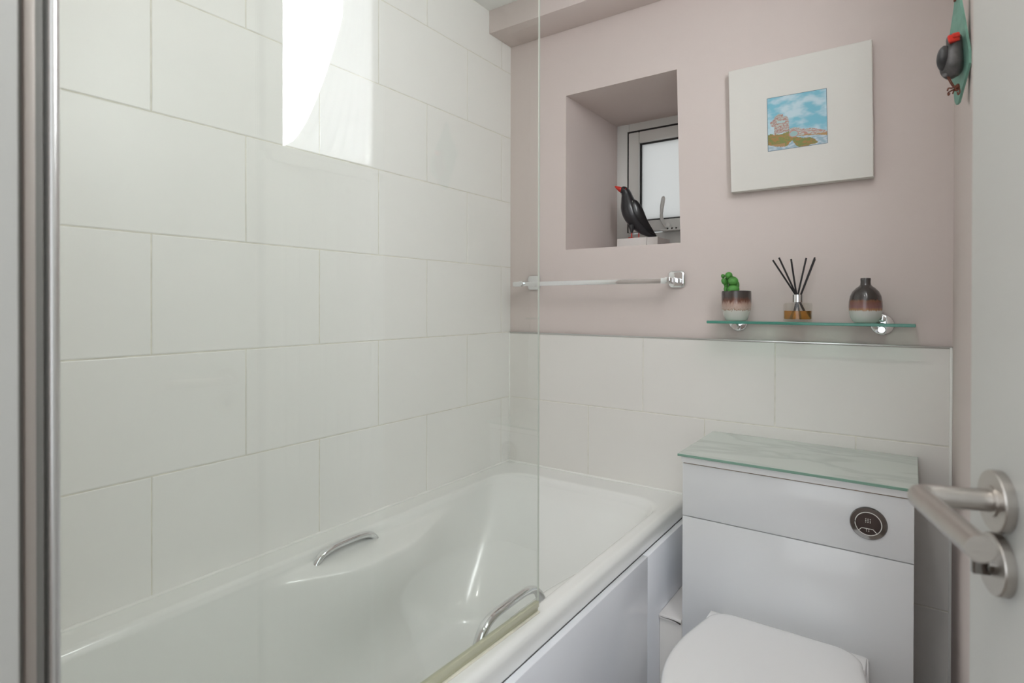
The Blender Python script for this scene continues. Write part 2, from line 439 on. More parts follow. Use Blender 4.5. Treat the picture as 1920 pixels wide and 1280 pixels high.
# casement stay and fastener
bm = BM()
P = [(-0.805, 2.228, H + .312), (-.813, 2.218, H + .325), (-.820, 2.205, H + .345), (-.819, 2.20, H + .38), (-.812, 2.20, H + .425)]
tube(bm, catmull(P, 6), 0.0062, 10, flat=1.3)
ball(bm, Vector((-.812, 2.20, H + .427)), .0066)
ball(bm, Vector((-.803, 2.225, H + .318)), .014, 1, .6, 1)
obj('handle', bm, M['upvc'], win, 50)
bm = BM(); box(bm, -.825, -.735, 2.20, 2.238, H + .296, H + .303, .001); box(bm, -.795, -.78, 2.205, 2.22, H + .303, H + .312, .002)
tube(bm, [(-.77, 2.213, H + .303), (-.77, 2.213, H + .311)], .005, 10); tube(bm, [(-.752, 2.213, H + .303), (-.752, 2.213, H + .311)], .005, 10)
stay = obj('stay', bm, M['upvc'], win, 40)
bm = BM()
for xx in (-.795, -.777, -.760): tube(bm, [(xx, 2.1995, H + .3035), (xx, 2.203, H + .3035)], .0035, 10)
obj('stay_pin', bm, M['gasket'], stay, 40)

# blocks on the sill
bm = BM(); box(bm, -0.947, -0.826, 2.06, 2.19, NZ0, H + .2585, r=.0015)
tagit(obj('sill_block', bm, M['block'], loc=(-0.92, 2.12, NZ0)), 'wider white block on the window sill under the black bird', 'block')
bm = BM(); box(bm, -0.8245, -0.782, 2.06, 2.19, NZ0, H + .2575, r=.0015)
tagit(obj('sill_block', bm, M['block'], loc=(-0.82, 2.12, NZ0)), 'narrow white block on the window sill under the bird tail', 'block')

# ------------------------------------------------------------------ black bird on the sill
RU, RW = Vector((0.818, 0.575, 0)), Vector((0.575, -0.818, 0))
BO = Vector((-0.888, 2.098, H + .2585))
k_ = .000487
def bp(x, y, w=0.0): return BO + RU * ((x - 268) * k_) + Z_ * ((1150 - y) * k_) + RW * w
bird = thing('bird_figure', BO, 'carved black bird with red beak and legs standing on the window sill', 'bird ornament')
bm = BM()
secs = [(bp(146, 756), .006, .006), (bp(158, 758), .0125, .012), (bp(180, 764), .0168, .0155), (bp(197, 790), .0195, .018), (bp(207, 832), .025, .023),
        (bp(222, 895), .0335, .030), (bp(246, 960), .0345, .031), (bp(284, 1020), .0285, .026), (bp(325, 1068), .021, .019), (bp(370, 1104), .0135, .013), (bp(405, 1124), .0085, .010), (bp(434, 1133), .003, .007)]
loft(bm, fine(secs, 5), RW, 24)
obj('body', bm, M['black_bird'], bird, 80)
for s in (1, -1):
    bm = BM()
    secs = [(bp(232, 848, s * .020), .006, .004), (bp(250, 872, s * .0235), .016, .0075), (bp(272, 925, s * .0255), .022, .0085), (bp(305, 985, s * .0235), .0195, .008),
            (bp(348, 1040, s * .0175), .0135, .007), (bp(392, 1088, s * .012), .0085, .0055), (bp(436, 1130, s * .007), .002, .002)]
    loft(bm, fine(secs, 5), RW, 18)
    obj('wing', bm, M['black_bird2'], bird, 80)
bm = BM()
secs = [(bp(162, 760), .0105, .0095), (bp(150, 754), .0105, .009), (bp(132, 744), .0075, .0065), (bp(117, 736), .0045, .004), (bp(106, 729), .0018, .0016)]
loft(bm, fine(secs, 3), RW, 14)
obj('beak', bm, M['red'], bird, 60)
bm = BM(); ball(bm, bp(186, 754, .0150), .0022)
obj('eye', bm, M['red'], bird, 60)
for x, yt, w in ((237, 1098, .010), (302, 1085, -.008)):
    bm = BM()
    secs = [(bp(x - 2, 1040, w), .014, .010), (bp(x, 1070, w), .0095, .008), (bp(x, yt + 6, w), .004, .004)]
    loft(bm, fine(secs, 3), RW, 14)
    obj('thigh', bm, M['black_bird'], bird, 80)
    bm = BM(); tube(bm, [bp(x, yt, w), bp(x, 1146, w)], .0023, 8)
    for a in (-.022, .0, .022):
        tube(bm, [bp(x, 1144, w), bp(x - 28, 1146, w + a * .5)], .0017, 6)
    tube(bm, [bp(x, 1144, w), bp(x + 22, 1146, w)], .0017, 6)
    obj('leg', bm, M['red'], bird, 60)

# ------------------------------------------------------------------ bathtub
def rrect(x0, x1, y0, y1, r, ns=26, nc=10, z=0.0, ex=None):
    """rounded rectangle, fixed point count, anticlockwise from the right side; ex(side, y) pushes a side inward"""
    pts = []
    S = [((x1, y0 + r), (x1, y1 - r), (x1 - r, y1 - r), 0, 'R'), ((x1 - r, y1), (x0 + r, y1), (x0 + r, y1 - r), pi / 2, 'B'),
         ((x0, y1 - r), (x0, y0 + r), (x0 + r, y0 + r), pi, 'L'), ((x0 + r, y0), (x1 - r, y0), (x1 - r, y0 + r), 1.5 * pi, 'N')]
    for a, b, cc, a0, s in S:
        for i in range(ns):
            t = i / ns; x, y = a[0] + (b[0] - a[0]) * t, a[1] + (b[1] - a[1]) * t
            if ex:
                if s == 'R': x -= ex(s, y)
                if s == 'L': x += ex(s, y)
            pts.append(Vector((x, y, z)))
        for i in range(nc):
            t = a0 + (pi / 2) * i / nc
            pts.append(Vector((cc[0] + r * cos(t), cc[1] + r * sin(t), z)))
    return pts
def sm(a, b, x):
    t = min(max((x - a) / (b - a), 0), 1); return t * t * (3 - 2 * t)
XO = -0.578                     # outer face of the rim
def shelf(t):
    def ex(s, y):
        bump = sm(0.72, 0.98, y) * (1 - sm(1.06, 1.40, y))
        A = 0.088 if s == 'L' else 0.045
        prof = sm(0.020, 0.046, t) * (1 - 0.95 * sm(0.06, 0.30, t))
        return A * bump * prof
    return ex
tub = thing('bathtub', (-0.93, 0.97, 0), 'white acrylic bathtub along the tiled left wall behind the glass screen', 'bathtub')
bm = BM(); R = []
xo0, xo1, yo0, yo1 = XL + .001, XO, YN + .001, YB - .009
rim_r = .016
R.append(rrect(xo0, xo1 - .004, yo0, yo1, .004, z=ZR - .051))
R.append(rrect(xo0, xo1 - .001, yo0, yo1, .004, z=ZR - .050))
R.append(rrect(xo0, xo1, yo0, yo1, .004, z=ZR - .046))
for i in range(0, 7):
    a = (pi / 2) * i / 6; d = rim_r * (1 - cos(a)); h = rim_r * (1 - sin(a))
    R.append(rrect(xo0, xo1 - d, yo0, yo1, .004 + d * .3, z=ZR - h))
ix0, ix1, iy0, iy1 = -1.200, -0.628, .215, 1.665
R.append(rrect(xo0, xo1 - rim_r - .004, yo0, yo1, .009, z=ZR))
R.append(rrect(ix0 - .020, ix1 + .018, iy0 - .020, iy1 + .050, .11, z=ZR))
for i in range(0, 6):
    a = (pi / 2) * i / 6
    ld = .014 * (1 - sin(a)); t = .014 * (1 - cos(a)); g = t / .36
    R.append(rrect(ix0 - ld - .0015, ix1 + ld + .0015, iy0 - ld, iy1 + .027 * (1 - sm(0, .05, t)) + ld, .100, z=ZR - t))
for t in (.0145, .018, .022, .027, .031, .035, .039, .043, .048, .055, .065, .08, .10, .13, .16, .20, .24, .28, .31):
    g = t / .36
    lead = .0015
    bk = .025 * (1 - sm(0, .05, t))
    R.append(rrect(ix0 - lead + .085 * g, ix1 + lead - .085 * g, iy0 - lead + .10 * g, iy1 + bk - .34 * g ** .9, .095 + .05 * g, z=ZR - t, ex=shelf(t)))
base = .31 / .36
for i in range(1, 9):
    a = (pi / 2) * i / 8; d = .055 * (1 - cos(a)); h = .05 * sin(a)
    R.append(rrect(ix0 + .085 * base + d + .0015, ix1 - .085 * base - d, iy0 + .10 * base + d, iy1 - .34 * base ** .9 - d, .145 - .02 * i / 8, z=ZR - .31 - h, ex=shelf(.31)))
z = ZR - .36; RL = R[-1]
for f in (.75, .5, .25, .02):
    cx, cy = -.914, .85
    R.append([Vector((cx + (p.x - cx) * f, cy + (p.y - cy) * f, z - .006 * (1 - f))) for p in RL])
rings(bm, R, cap=(False, True))
obj('tub', bm, M['acrylic'], tub, 75)
for fx in (-1.1, -.75):
    for fy in (.35, 1.25):
        bm = BM(); tube(bm, [(fx, fy, 0), (fx, fy, ZR - .355)], .012, 12)
        obj('foot', bm, M['alu'], tub, 40)
def grip(side):
    bm = BM(); x = -1.192 if side == 'L' else -0.652; s = 1 if side == 'L' else -1
    y0, y1, hh = (.862, 1.052, .037) if side == 'L' else (.822, 1.040, .050)
    zb = ZR - .040
    P = [(x, y0 - .004, zb - .002), (x + s * .001, y0 + .003, zb + hh * .36), (x + s * .003, y0 + .020, zb + hh * .76), (x + s * .004, y0 + .050, zb + hh * .96), (x + s * .004, (y0 + y1) / 2, zb + hh),
         (x + s * .004, y1 - .050, zb + hh * .96), (x + s * .003, y1 - .020, zb + hh * .76), (x + s * .001, y1 - .003, zb + hh * .36), (x, y1 + .004, zb - .002)]
    pts = catmull(P, 7); n = len(pts)
    rr = [.0112 - .0035 * sin(pi * i / (n - 1)) ** .7 for i in range(n)]
    tube(bm, pts, rr, 18, up=(1, 0, 0), flat=1.25)
    o = obj('grab_handle', bm, M['chrome'], tub, 60)
    return o
o = grip('L'); o['label'] = 'chrome grab handle on the tiled side of the bath'
o = grip('R'); o['label'] = 'chrome grab handle on the near rim behind the glass corner'

# bath panels (lengthways piece and the short end piece)
bm = BM(); box(bm, -0.5775, -0.561, YN, 1.4165, 0, H - .6535, r=.0016)
tagit(obj('bath_panel', bm, M['panel'], None, 30, loc=(-.575, .77, 0)), 'long white gloss bath side panel below the rim', 'bath panel')
bm = BM(); box(bm, -0.5775, -0.561, 1.4180, YB - .009, 0, H - .654, r=.0016)
tagit(obj('bath_panel', bm, M['panel'], None, 30, loc=(-.575, 1.61, 0)), 'short white end piece of bath panel next to the toilet cabinet', 'bath panel')
# tiled pipe boxing between panel and cabinet
pb = thing('pipe_boxing', (-.53, 1.66, 0), 'low white boxed-in pipe ledge between bath panel and toilet cabinet', 'pipe boxing')
bm = BM(); box(bm, -0.5605, -0.4985, 1.500, YB - .009, 0, H - .849, r=.002)
obj('box', bm, M['tile_back'], pb, 30)
bm = BM(); box(bm, -0.5605, -0.4985, 1.493, YB - .009, H - .8488, H - .836, r=.003)
obj('top_board', bm, M['block'], pb, 30)
bm = BM(); tube(bm, [(-.556, 1.4925, H - .8415), (-.54, 1.4922, H - .8425), (-.53, 1.4922, H - .8412), (-.515, 1.4922, H - .8425), (-.5, 1.4918, H - .8455)], [.0004, .0005, .0007, .0012, .0022], 8)
obj('crack', bm, M['crack'], pb, 60)

# ------------------------------------------------------------------ shower screen (standing on the rim, swung two degrees)
ss = thing('shower_screen', (-0.632, 0.182, ZR), 'clear frameless glass shower screen hinged on a chrome post above the bath', 'shower screen')
A0, A1 = Vector((-0.6318, 0.184, 0)), Vector((-0.6035, 0.9515, 0))
D = (A1 - A0).normalized(); Nn = Vector((D.y, -D.x, 0)); L_ = (A1 - A0).length
ztop = H + 0.86
bm = BM(); t = BM()
box(t, 0, L_, -.002, .002, ZR + .017, ztop, r=.0008, seg=1)
for f in t.faces:
    f.normal_update()
    if abs(f.normal.y) < .9: f.material_index = 1
mp(bm, t, A0, D, Nn, Z_)
obj('pane', bm, [M['screen'], M['glass_edge']], ss)
bm = BM(); obox(bm, A0, D, Nn, Z_, .01, L_ - .003, -.0045, .0045, ZR + .010, ZR + .022, .0015)
obox(bm, A0, D, Nn, Z_, .01, L_ - .004, -.0022, .0022, ZR + .002, ZR + .011, .001)
obj('bottom_seal', bm, M['seal'], ss, 30)
bm = BM(); obox(bm, A0, D, Nn, Z_, .01, L_ - .004, .0022, .0075, ZR + .0002, ZR + .0035, .001)
obj('seal_foot', bm, M['seal_grime'], ss, 30)
bm = BM(); tube(bm, [(-.6325, .1812, ZR + .004), (-.6325, .1812, ztop + .01)], .0062, 24)
obj('hinge_post', bm, M['post'], ss, 60)
bm = BM(); box(bm, -.640, -.618, .1260, .1480, ZR + .002, ztop + .01, r=.002)
obj('wall_channel', bm, M['alu_warm'], ss, 30)
bm = BM(); box(bm, -.638, -.622, .1482, .1725, ZR + .002, ztop + .01, r=.001)
obj('channel_gasket', bm, M['grey_gasket'], ss, 30)
bm = BM(); box(bm, -.640, -.6165, .1580, .1662, ZR + .002, ztop + .01, r=.002)
obj('channel_cover', bm, M['alu_warm'], ss, 30)

# ------------------------------------------------------------------ toilet cabinet
FX0, FX1, FY = -0.497, 0.005, 1.495
cab = thing('toilet_cabinet', ((FX0 + FX1) / 2, 1.65, 0), 'white gloss cabinet behind the toilet holding the flush button', 'cabinet')
bm = BM(); box(bm, FX0 + .002, FX1 - .002, FY + .018, YB - .010, 0, H - .411, r=.001)
obj('carcass', bm, M['cabinet'], cab, 30)
bm = BM(); box(bm, FX0 + .003, FX1 - .001, FY + .0008, FY + .02, H - .4175, H - .4140)
obj('board_edge', bm, M['brown_edge'], cab)
bm = BM(); box(bm, FX0, FX1, FY, FY + .018, 0.0, H - .5565, r=.0012)
obj('front_panel', bm, M['cabinet'], cab, 30)
bm = BM(); box(bm, FX0, FX1, FY, FY + .018, H - .5545, H - .4170, r=.0012)
up_ = obj('upper_panel', bm, M['cabinet'], cab, 30)
bm = BM(); box(bm, FX0 - .002, FX1 + .001, FY - .004, YB - .010, H - .4145, H - .3965, r=.0012)
obj('top', bm, M['ceramic'], cab, 30)
# flush button
BX, BZ = -.0785, H - .4845
bm = BM(); lathe(bm, [(.0362, 0), (.0362, .002), (.0345, .0042), (.0262, .0048), (.0255, .0036)], (BX, FY - .0002, BZ), '-Y', 64)
fb = obj('flush_button', bm, M['dark_chrome'], cab, 25)
bm = BM(); lathe(bm, [(.0248, .0), (.0248, .0048), (.0243, .0053), (.003, .0056)], (BX, FY - .0002, BZ), '-Y', 64)
obj('button_face', bm, M['button'], fb, 25)
bm = BM()
cut = [(-.0178, -.0168), (-.0125, -.0105), (.009, -.0105), (.0158, -.0178)]
for a, b in zip(cut[:-1], cut[1:]):
    tube(bm, [(BX + a[0], FY - .0060, BZ + a[1]), (BX + b[0], FY - .0060, BZ + b[1])], .0006, 8)
ring = [(BX + .0252 * cos(a * pi / 24), FY - .0050, BZ + .0252 * sin(a * pi / 24)) for a in range(49)]
tube(bm, ring, .0008, 8)
for i in range(3):
    for j in range(3): ball(bm, Vector((BX + (i - 1) * .0042 - .0005, FY - .0060, BZ + (j - 1) * .0036 + .007)), .0010, u=8, v=6)
for i in range(2):
    for j in range(2): ball(bm, Vector((BX + (i - .5) * .0042 - .001, FY - .0060, BZ + (j - .5) * .0034 - .0145)), .0009, u=8, v=6)
obj('button_marks', bm, M['dot'], fb, 60)

# glass top
bm = BM(); t_ = box(bm, -0.5055, 0.0125, 1.4785, YB - .010, H - .3963, H - .3898, r=.0008, seg=1)
for f in bm.faces:
    f.normal_update()
    if abs(f.normal.z) < .9: f.material_index = 1
tagit(obj('glass_worktop', bm, [M['veined'], M['grey_edge']], None, None, loc=(-.2465, 1.65, H - .3963)), 'pale green marbled glass sheet lying on the toilet cabinet', 'worktop')

# ------------------------------------------------------------------ toilet
TX = -.240
wc = thing('toilet', (TX, 1.22, 0), 'white back-to-wall toilet with closed soft-close lid in front of cabinet', 'toilet')
def dshape(hw, yr, yf, rc, z, n=40, rear=None):
    """D plan: straight rear, rounded rear corners, bowl-shaped front"""
    rear = rear or hw
    pts = []
    ymid = yr - (yr - yf) * .46
    # rear edge left->right, corner, right side, front arc, left side, corner
    for i in range(8): pts.append((-rear + rc + (2 * (rear - rc)) * i / 8, yr))
    for i in range(10):
        a = pi / 2 - (pi / 2) * i / 10; pts.append((rear - rc + rc * cos(a), yr - rc + rc * sin(a)))
    for i in range(10):
        t = i / 10; s = sin(t * pi / 2); pts.append((rear + (hw - rear) * s, (yr - rc) + (ymid - (yr - rc)) * t))
    for i in range(n + 1):
        a = -pi * i / n; pts.append((hw * cos(a), ymid + (ymid - yf) * sin(a)))
    for i in range(1, 11):
        t = 1 - i / 10; s = sin(t * pi / 2); pts.append((-rear - (hw - rear) * s, (yr - rc) + (ymid - (yr - rc)) * t))
    for i in range(1, 10):
        a = pi - (pi / 2) * i / 10; pts.append((-rear + rc + rc * cos(a), yr - rc + rc * sin(a)))
    return [Vector((TX + x, y, z)) for x, y in pts]
zl = H - .738
bm = BM(); R = []
for z, hw, yf, rr in ((0, .145, 1.08, .16), (.02, .145, 1.08, .16), (.12, .150, 1.06, .162), (.22, .158, 1.01, .163), (.30, .168, .98, .164), (.36, .172, .965, .165), (zl - .052, .175, .96, .165), (zl - .047, .172, .963, .163)):
    R.append(dshape(hw, FY - .001, yf, .010, z, rear=rr))
rings(bm, R)
obj('pan', bm, M['ceramic'], wc, 40)
bm = BM(); R = []
for z, hw in ((zl - .046, .172), (zl - .044, .176), (zl - .032, .176), (zl - .030, .173)):
    R.append(dshape(hw, 1.425, .955, .03, z, rear=hw - .012))
rings(bm, R)
obj('seat', bm, M['ceramic'], wc, 40)
bm = BM(); box(bm, TX - .162, TX + .164, 1.370, 1.4235, zl - .046, zl - .009, r=.003)
obj('hinge_block', bm, M['ceramic'], wc, 30)
bm = BM(); R = []
def lidring(ins, z, dome=False):
    r = dshape(.184 - ins, 1.424 - ins, .947 + ins, max(.055 - ins * .6, .004), z, rear=.161 - ins)
    return r
R.append(lidring(.002, zl - .029)); R.append(lidring(0, zl - .027)); R.append(lidring(0, zl - .012)); R.append(lidring(.0015, zl - .0065)); R.append(lidring(.005, zl - .0028)); R.append(lidring(.011, zl - .0008)); R.append(lidring(.02, zl + .0002)); R.append(lidring(.04, zl + .0012))
c0 = Vector((TX, 1.20, zl + .002))
last = R[-1]
for f in (.75, .5, .25, .03):
    R.append([c0 + (p - c0) * f + Vector((0, 0, (.0022) * (1 - f))) * 0 + Vector((0, 0, 0)) for p in last])
rings(bm, R)
obj('lid', bm, M['ceramic'], wc, 40)

# ------------------------------------------------------------------ towel rail
tr = thing('towel_rail', (-.9, YB, H + .08), 'slim chrome towel rail on the pink wall below the window recess', 'towel rail')
zb = H + .0765; yb = YB - .082
bm = BM(); box(bm, -1.212, -.612, yb - .0035, yb + .0035, zb - .0078, zb + .0078, r=.0012)
obj('bar', bm, M['chrome'], tr, 30)
def rounded_plate(bm, cx, cz, hw, r, y_wall, th):
    def rr(h, y):
        pts = []
        for a0, sx, sz in ((0, 1, 1), (pi / 2, -1, 1), (pi, -1, -1), (1.5 * pi, 1, -1)):
            for i in range(9):
                a = a0 + (pi / 2) * i / 8
                pts.append(Vector((cx + sx * (h - r) + r * cos(a), y, cz + sz * (h - r) + r * sin(a))))
        return pts
    rings(bm, [rr(hw, y_wall), rr(hw, y_wall - th * .5), rr(hw - .0015, y_wall - th * .8), rr(hw - .005, y_wall - th), rr(hw - .009, y_wall - th - .0006)])
for cx in (-1.171, -.6225):
    bm = BM(); rounded_plate(bm, cx, H + .084, .0275, .014, YB - .0005, .009)
    mt = obj('wall_mount', bm, M['chrome'], tr, 50)
    bm = BM(); box(bm, cx - .009, cx + .009, yb - .011, YB - .009, H + .071, H + .088, r=.003)
    obj('arm', bm, M['chrome'], mt, 30)
    bm = BM(); box(bm, cx - .032 if cx < -1 else cx - .022, cx - .0 if cx < -1 else cx + .016, yb - .0085, yb + .0085, zb - .0092, zb + .0092, r=.0015)
    obj('socket', bm, M['chrome'], mt, 30)

# ------------------------------------------------------------------ glass shelf
gs = thing('glass_shelf', (-.243, YB, H - .05), 'narrow green-edged glass shelf on round chrome wall mounts', 'shelf')
ZS = H - .0445
bm = BM(); box(bm, -.4915, .0065, YB - .128, YB - .012, ZS - .0075, ZS, r=.0012, seg=1)
for f in bm.faces:
    f.normal_update()
    if abs(f.normal.z) < .9: f.material_index = 1
obj('shelf_pane', bm, [M['shelf_glass'], M['teal_edge']], gs)
for cx in (-.4325, -.066):
    bm = BM(); lathe(bm, [(.0275, 0), (.0275, .0040), (.0262, .0058), (.0240, .0070), (.006, .0078)], (cx, YB - .0005, H - .0500), '-Y', 48)
    m_ = obj('wall_mount', bm, M['chrome'], gs, 40)
    bm = BM(); lathe(bm, [(.0085, .008), (.0085, .026), (.0095, .030), (.0095, .046), (.008, .048)], (cx, YB - .0005, ZS - .018), '-Y', 32)
    obj('glass_clamp', bm, M['chrome'], m_, 40)
    bm = BM(); lathe(bm, [(.0085, .008), (.0085, .018), (.008, .024), (.006, .025)], (cx, YB - .0005, ZS + .0092), '-Y', 32)
    obj('clamp_top', bm, M['chrome'], m_, 40)

# ------------------------------------------------------------------ pot with succulent
py_ = YB - .070
pot = thing('plant_pot', (-.4225, py_, ZS), 'small glazed pot with bright green succulent at left end of shelf', 'potted plant')
M['pot_glaze'] = ladder('pot_glaze', 0, .088, [(0, (.62, .62, .58)), (.34, (.62, .61, .57)), (.355, (.26, .15, .10)), (.385, (.50, .38, .32)), (.54, (.42, .29, .24)), (.66, (.12, .042, .025)), (.78, (.045, .034, .030)), (1, (.04, .034, .032))], .25, .022)
bm = BM()
prof = [(.012, .0005), (.026, .0006), (.030, .003), (.0325, .010), (.0365, .022), (.0402, .034), (.0412, .048), (.0410, .080), (.0405, .0860), (.0392, .0872), (.0380, .0860), (.0378, .078), (.004, .077)]
lathe(bm, prof, (-.4225, py_, ZS), 'Z', 56)
obj('pot', bm, M['pot_glaze'], pot, 40)
bm = BM(); lathe(bm, [(.0375, .0772), (.0375, .0785), (.02, .0805), (.002, .081)], (-.4225, py_, ZS), 'Z', 32)
obj('soil', bm, M['soil'], pot, 60)
cc = Vector((-.4225, py_, ZS + .08))
k2 = 1 / 4.17 * .00141
def sp(x, y, d=0): return cc + RU * ((x - 335) * k2 * .98) + Z_ * ((432 - y) * k2) + RW * d
def sq(x, y, d=0): return cc + RU * ((x - 370) * .000162) + Z_ * ((500 - y) * .000162 + .006) + RW * d
# plump leaves: picture place, half width, half height, lean, depth
leaves = [(223, 218, 56, 58, 0, .004), (128, 228, 30, 36, .3, .000), (318, 272, 34, 46, -.2, -.010), (265, 322, 78, 72, 0, .019), (134, 326, 40, 56, .45, .006),
          (366, 415, 36, 84, -.15, .006), (262, 468, 94, 66, 0, .022), (152, 470, 30, 46, .3, .012), (178, 385, 34, 60, .3, .002), (318, 385, 40, 50, -.3, .006), (230, 300, 40, 60, 0, -.012), (300, 470, 44, 50, 0, .002)]
bm = BM()
for x, y, w_, h_, lean, d in leaves:
    U3 = RU * cos(lean) + Z_ * sin(lean); Z3 = Z_ * cos(lean) - RU * sin(lean)
    t = BM(); ball(t, Vector((0, 0, 0)), 1, w_ * .000190, min(w_, 60) * .000150, h_ * .000185, 20, 14)
    mp(bm, t, sq(x, y, d), U3, RW, Z3)
tube(bm, [sq(262, 520), sq(255, 400), sq(235, 280)], .004, 8)
obj('succulent', bm, M['green'], pot, 80)

# ------------------------------------------------------------------ reed diffuser
dc = Vector((-.2600, YB - .070, ZS))
rd = thing('reed_diffuser', dc, 'clear reed diffuser bottle with amber oil and black reeds mid shelf', 'reed diffuser')
bm = BM()
prof = [(.004, .0006), (.034, .0006), (.0362, .003), (.0365, .006), (.0365, .046), (.0352, .0505), (.030, .0524), (.0135, .0528), (.0120, .0535), (.0120, .058)]
lathe(bm, prof, dc, 'Z', 48)
obj('bottle', bm, M['bottle'], rd, 40)
bm = BM(); lathe(bm, [(.004, .0072), (.0330, .0072), (.0342, .009), (.0342, .0300), (.004, .0300)], dc, 'Z', 48)
obj('oil', bm, M['amber'], rd, 40)
bm = BM(); lathe(bm, [(.0125, .0536), (.0137, .0540), (.0137, .0745), (.0128, .0750), (.0095, .0750), (.0090, .0640)], dc, 'Z', 40)
obj('collar', bm, M['chrome'], rd, 30)
def dp(x, y, d=0): return dc + RU * ((x - 816) * k2) + Z_ * ((690 - y) * k2) + RW * d
reeds = [((622, 186), (822, 500), -.004), ((645, 171), (808, 490), .006), ((757, 178), (806, 480), .001), ((893, 169), (818, 480), -.003), ((940, 181), (830, 490), .005), ((967, 164), (836, 492), -.004)]
for (tx, ty), (bx, by), d in reeds:
    a, b = dp(tx, ty, d * 2), dp(bx, by, d * .6)
    dirv = (b - a).normalized()
    tt = (dc.z + .0085 - a.z) / dirv.z
    e = a + dirv * tt
    lim = Vector((e.x - dc.x, e.y - dc.y, 0))
    if lim.length > .030:
        lim = lim.normalized() * .030; e = Vector((dc.x + lim.x, dc.y + lim.y, e.z))
    bm = BM(); tube(bm, [a, b, e], .0024, 8)
    obj('reed', bm, M['black_reed'], rd, 60)

# ------------------------------------------------------------------ ceramic vase
vc = Vector((-.1005, YB - .070, ZS))
bm = BM()
prof = [(.006, .0006), (.024, .0006), (.0290, .004), (.0345, .014), (.0372, .027), (.0382, .042), (.0376, .055), (.0352, .069), (.0300, .081), (.0215, .0905), (.0145, .0955), (.0122, .0995),
        (.0116, .106), (.0119, .1120), (.0120, .1150), (.0112, .1163), (.0098, .1155), (.0094, .105), (.002, .10)]
lathe(bm, prof, vc, 'Z', 56)
M['vase_glaze'] = ladder('vase_glaze', 0, .117, [(0, (.60, .60, .57)), (.255, (.58, .58, .55)), (.285, (.34, .17, .07)), (.34, (.20, .09, .085)), (.44, (.16, .065, .05)), (.485, (.15, .06, .03)), (.52, (.035, .028, .025)), (1, (.045, .040, .038))], .22, .010)
tagit(obj('bud_vase', bm, M['vase_glaze'], None, 50, loc=vc), 'rounded brown and white glazed bud vase at right end of shelf', 'vase')

# ------------------------------------------------------------------ picture
pic = thing('picture', (-.27, YB - .012, H + .34), 'square white picture board with small painting of coastal rocks', 'picture')
C4 = [(-.4480, H + .3395), (-.0860, H + .3410), (-.0910, H + .7040), (-.4570, H + .7040)]
bm = BM()
rings(bm, [[Vector((x, YB - .004, z)) for x, z in C4], [Vector((x, YB - .0310, z)) for x, z in C4],
           [Vector((x + (.0012 if i in (0, 3) else -.0012), YB - .0320, z + (.0012 if i < 2 else -.0012))) for i, (x, z) in enumerate(C4)]])
obj('board', bm, M['picture'], pic)
A4 = [Vector((-.3455, YB - .0326, H + .4455)), Vector((-.1925, YB - .0326, H + .4460)), Vector((-.1960, YB - .0326, H + .5975)), Vector((-.3490, YB - .0326, H + .6000))]
def hsh(x, y, s=1.0): return noise.noise(Vector((x * s, y * s, 3.7)))
def pip(x, y, poly):
    c = False; n = len(poly)
    for i in range(n):
        x1, y1 = poly[i]; x2, y2 = poly[(i + 1) % n]
        if (y1 > y) != (y2 > y) and x < (x2 - x1) * (y - y1) / (y2 - y1) + x1: c = not c
    return c
ROCK = [(.11, .30), (.12, .44), (.06, .47), (.05, .54), (.10, .57), (.13, .63), (.20, .675), (.27, .66), (.285, .61), (.33, .615), (.365, .56), (.375, .46), (.375, .33)]
LOW = [(.36, .30), (.39, .37), (.46, .385), (.55, .36), (.60, .33), (.74, .325), (.88, .275), (1.0, .235), (1.0, .15), (.8, .19), (.62, .20), (.5, .22)]
HILL = [(0, .30), (.05, .325), (.12, .30), (.25, .29), (.36, .32), (.40, .25), (.52, .19), (.60, .165), (.72, .155), (.80, .11), (.85, .04), (.6, .0), (.5, .02), (.42, .15), (.33, .05), (.2, .06), (0, .12)]
def paint(u, v):
    n1 = hsh(u * 5, v * 9); n2 = hsh(u * 16, v * 30); n3 = hsh(u * 45, v * 45)
    w = max(0, min(1, .45 + n1 * 1.3 + n2 * .4 - max(0, (v - .55)) * .3 + max(0, .5 - v) * .7))
    c = Vector((.17, .44, .56)).lerp(Vector((.50, .64, .70)), w)
    if v < .2:
        c = Vector((.28, .40, .48)).lerp(Vector((.50, .58, .64)), max(0, min(1, .5 + n2 * 1.5)))
    if pip(u, v, LOW):
        s = sin(v * 210 + n2 * 7 + u * 20)
        c = Vector((.42, .22, .19)) if s > .1 else Vector((.44, .50, .47))
        if v < .19 + .02 * n2 + (1 - u) * .06: c = Vector((.36, .20, .07))
    if pip(u + .012 * n2, v + .01 * n3, HILL):
        c = Vector((.17, .20, .05)).lerp(Vector((.33, .17, .05)), max(0, min(1, .35 + n2 * 1.6 + n3)))
        if v < .115 and u < .3: c = Vector((.36, .21, .09))
    if pip(u + .006 * n3, v, ROCK):
        s = sin(v * 150 + n2 * 9 + sin(u * 25) * 2)
        c = Vector((.36, .19, .17)) if s > -.15 else Vector((.43, .46, .42))
        if .50 < v < .545 and .17 < u < .31: c = Vector((.40, .55, .55))
    d = ((u - .45) / .085) ** 2 + ((v - .265) / .065) ** 2
    if d < 1: c = Vector((.30, .46, .47)) if d < .6 else Vector((.45, .24, .22))
    if min(u, 1 - u, v, 1 - v) < .009: c = Vector((.08, .14, .18))
    return c
NP = 120
bm = BM(); cl = bm.loops.layers.color.new('paint')
G = [[bm.verts.new(A4[0] * (1 - i / NP) * (1 - j / NP) + A4[1] * (i / NP) * (1 - j / NP) + A4[2] * (i / NP) * (j / NP) + A4[3] * (1 - i / NP) * (j / NP)) for i in range(NP + 1)] for j in range(NP + 1)]
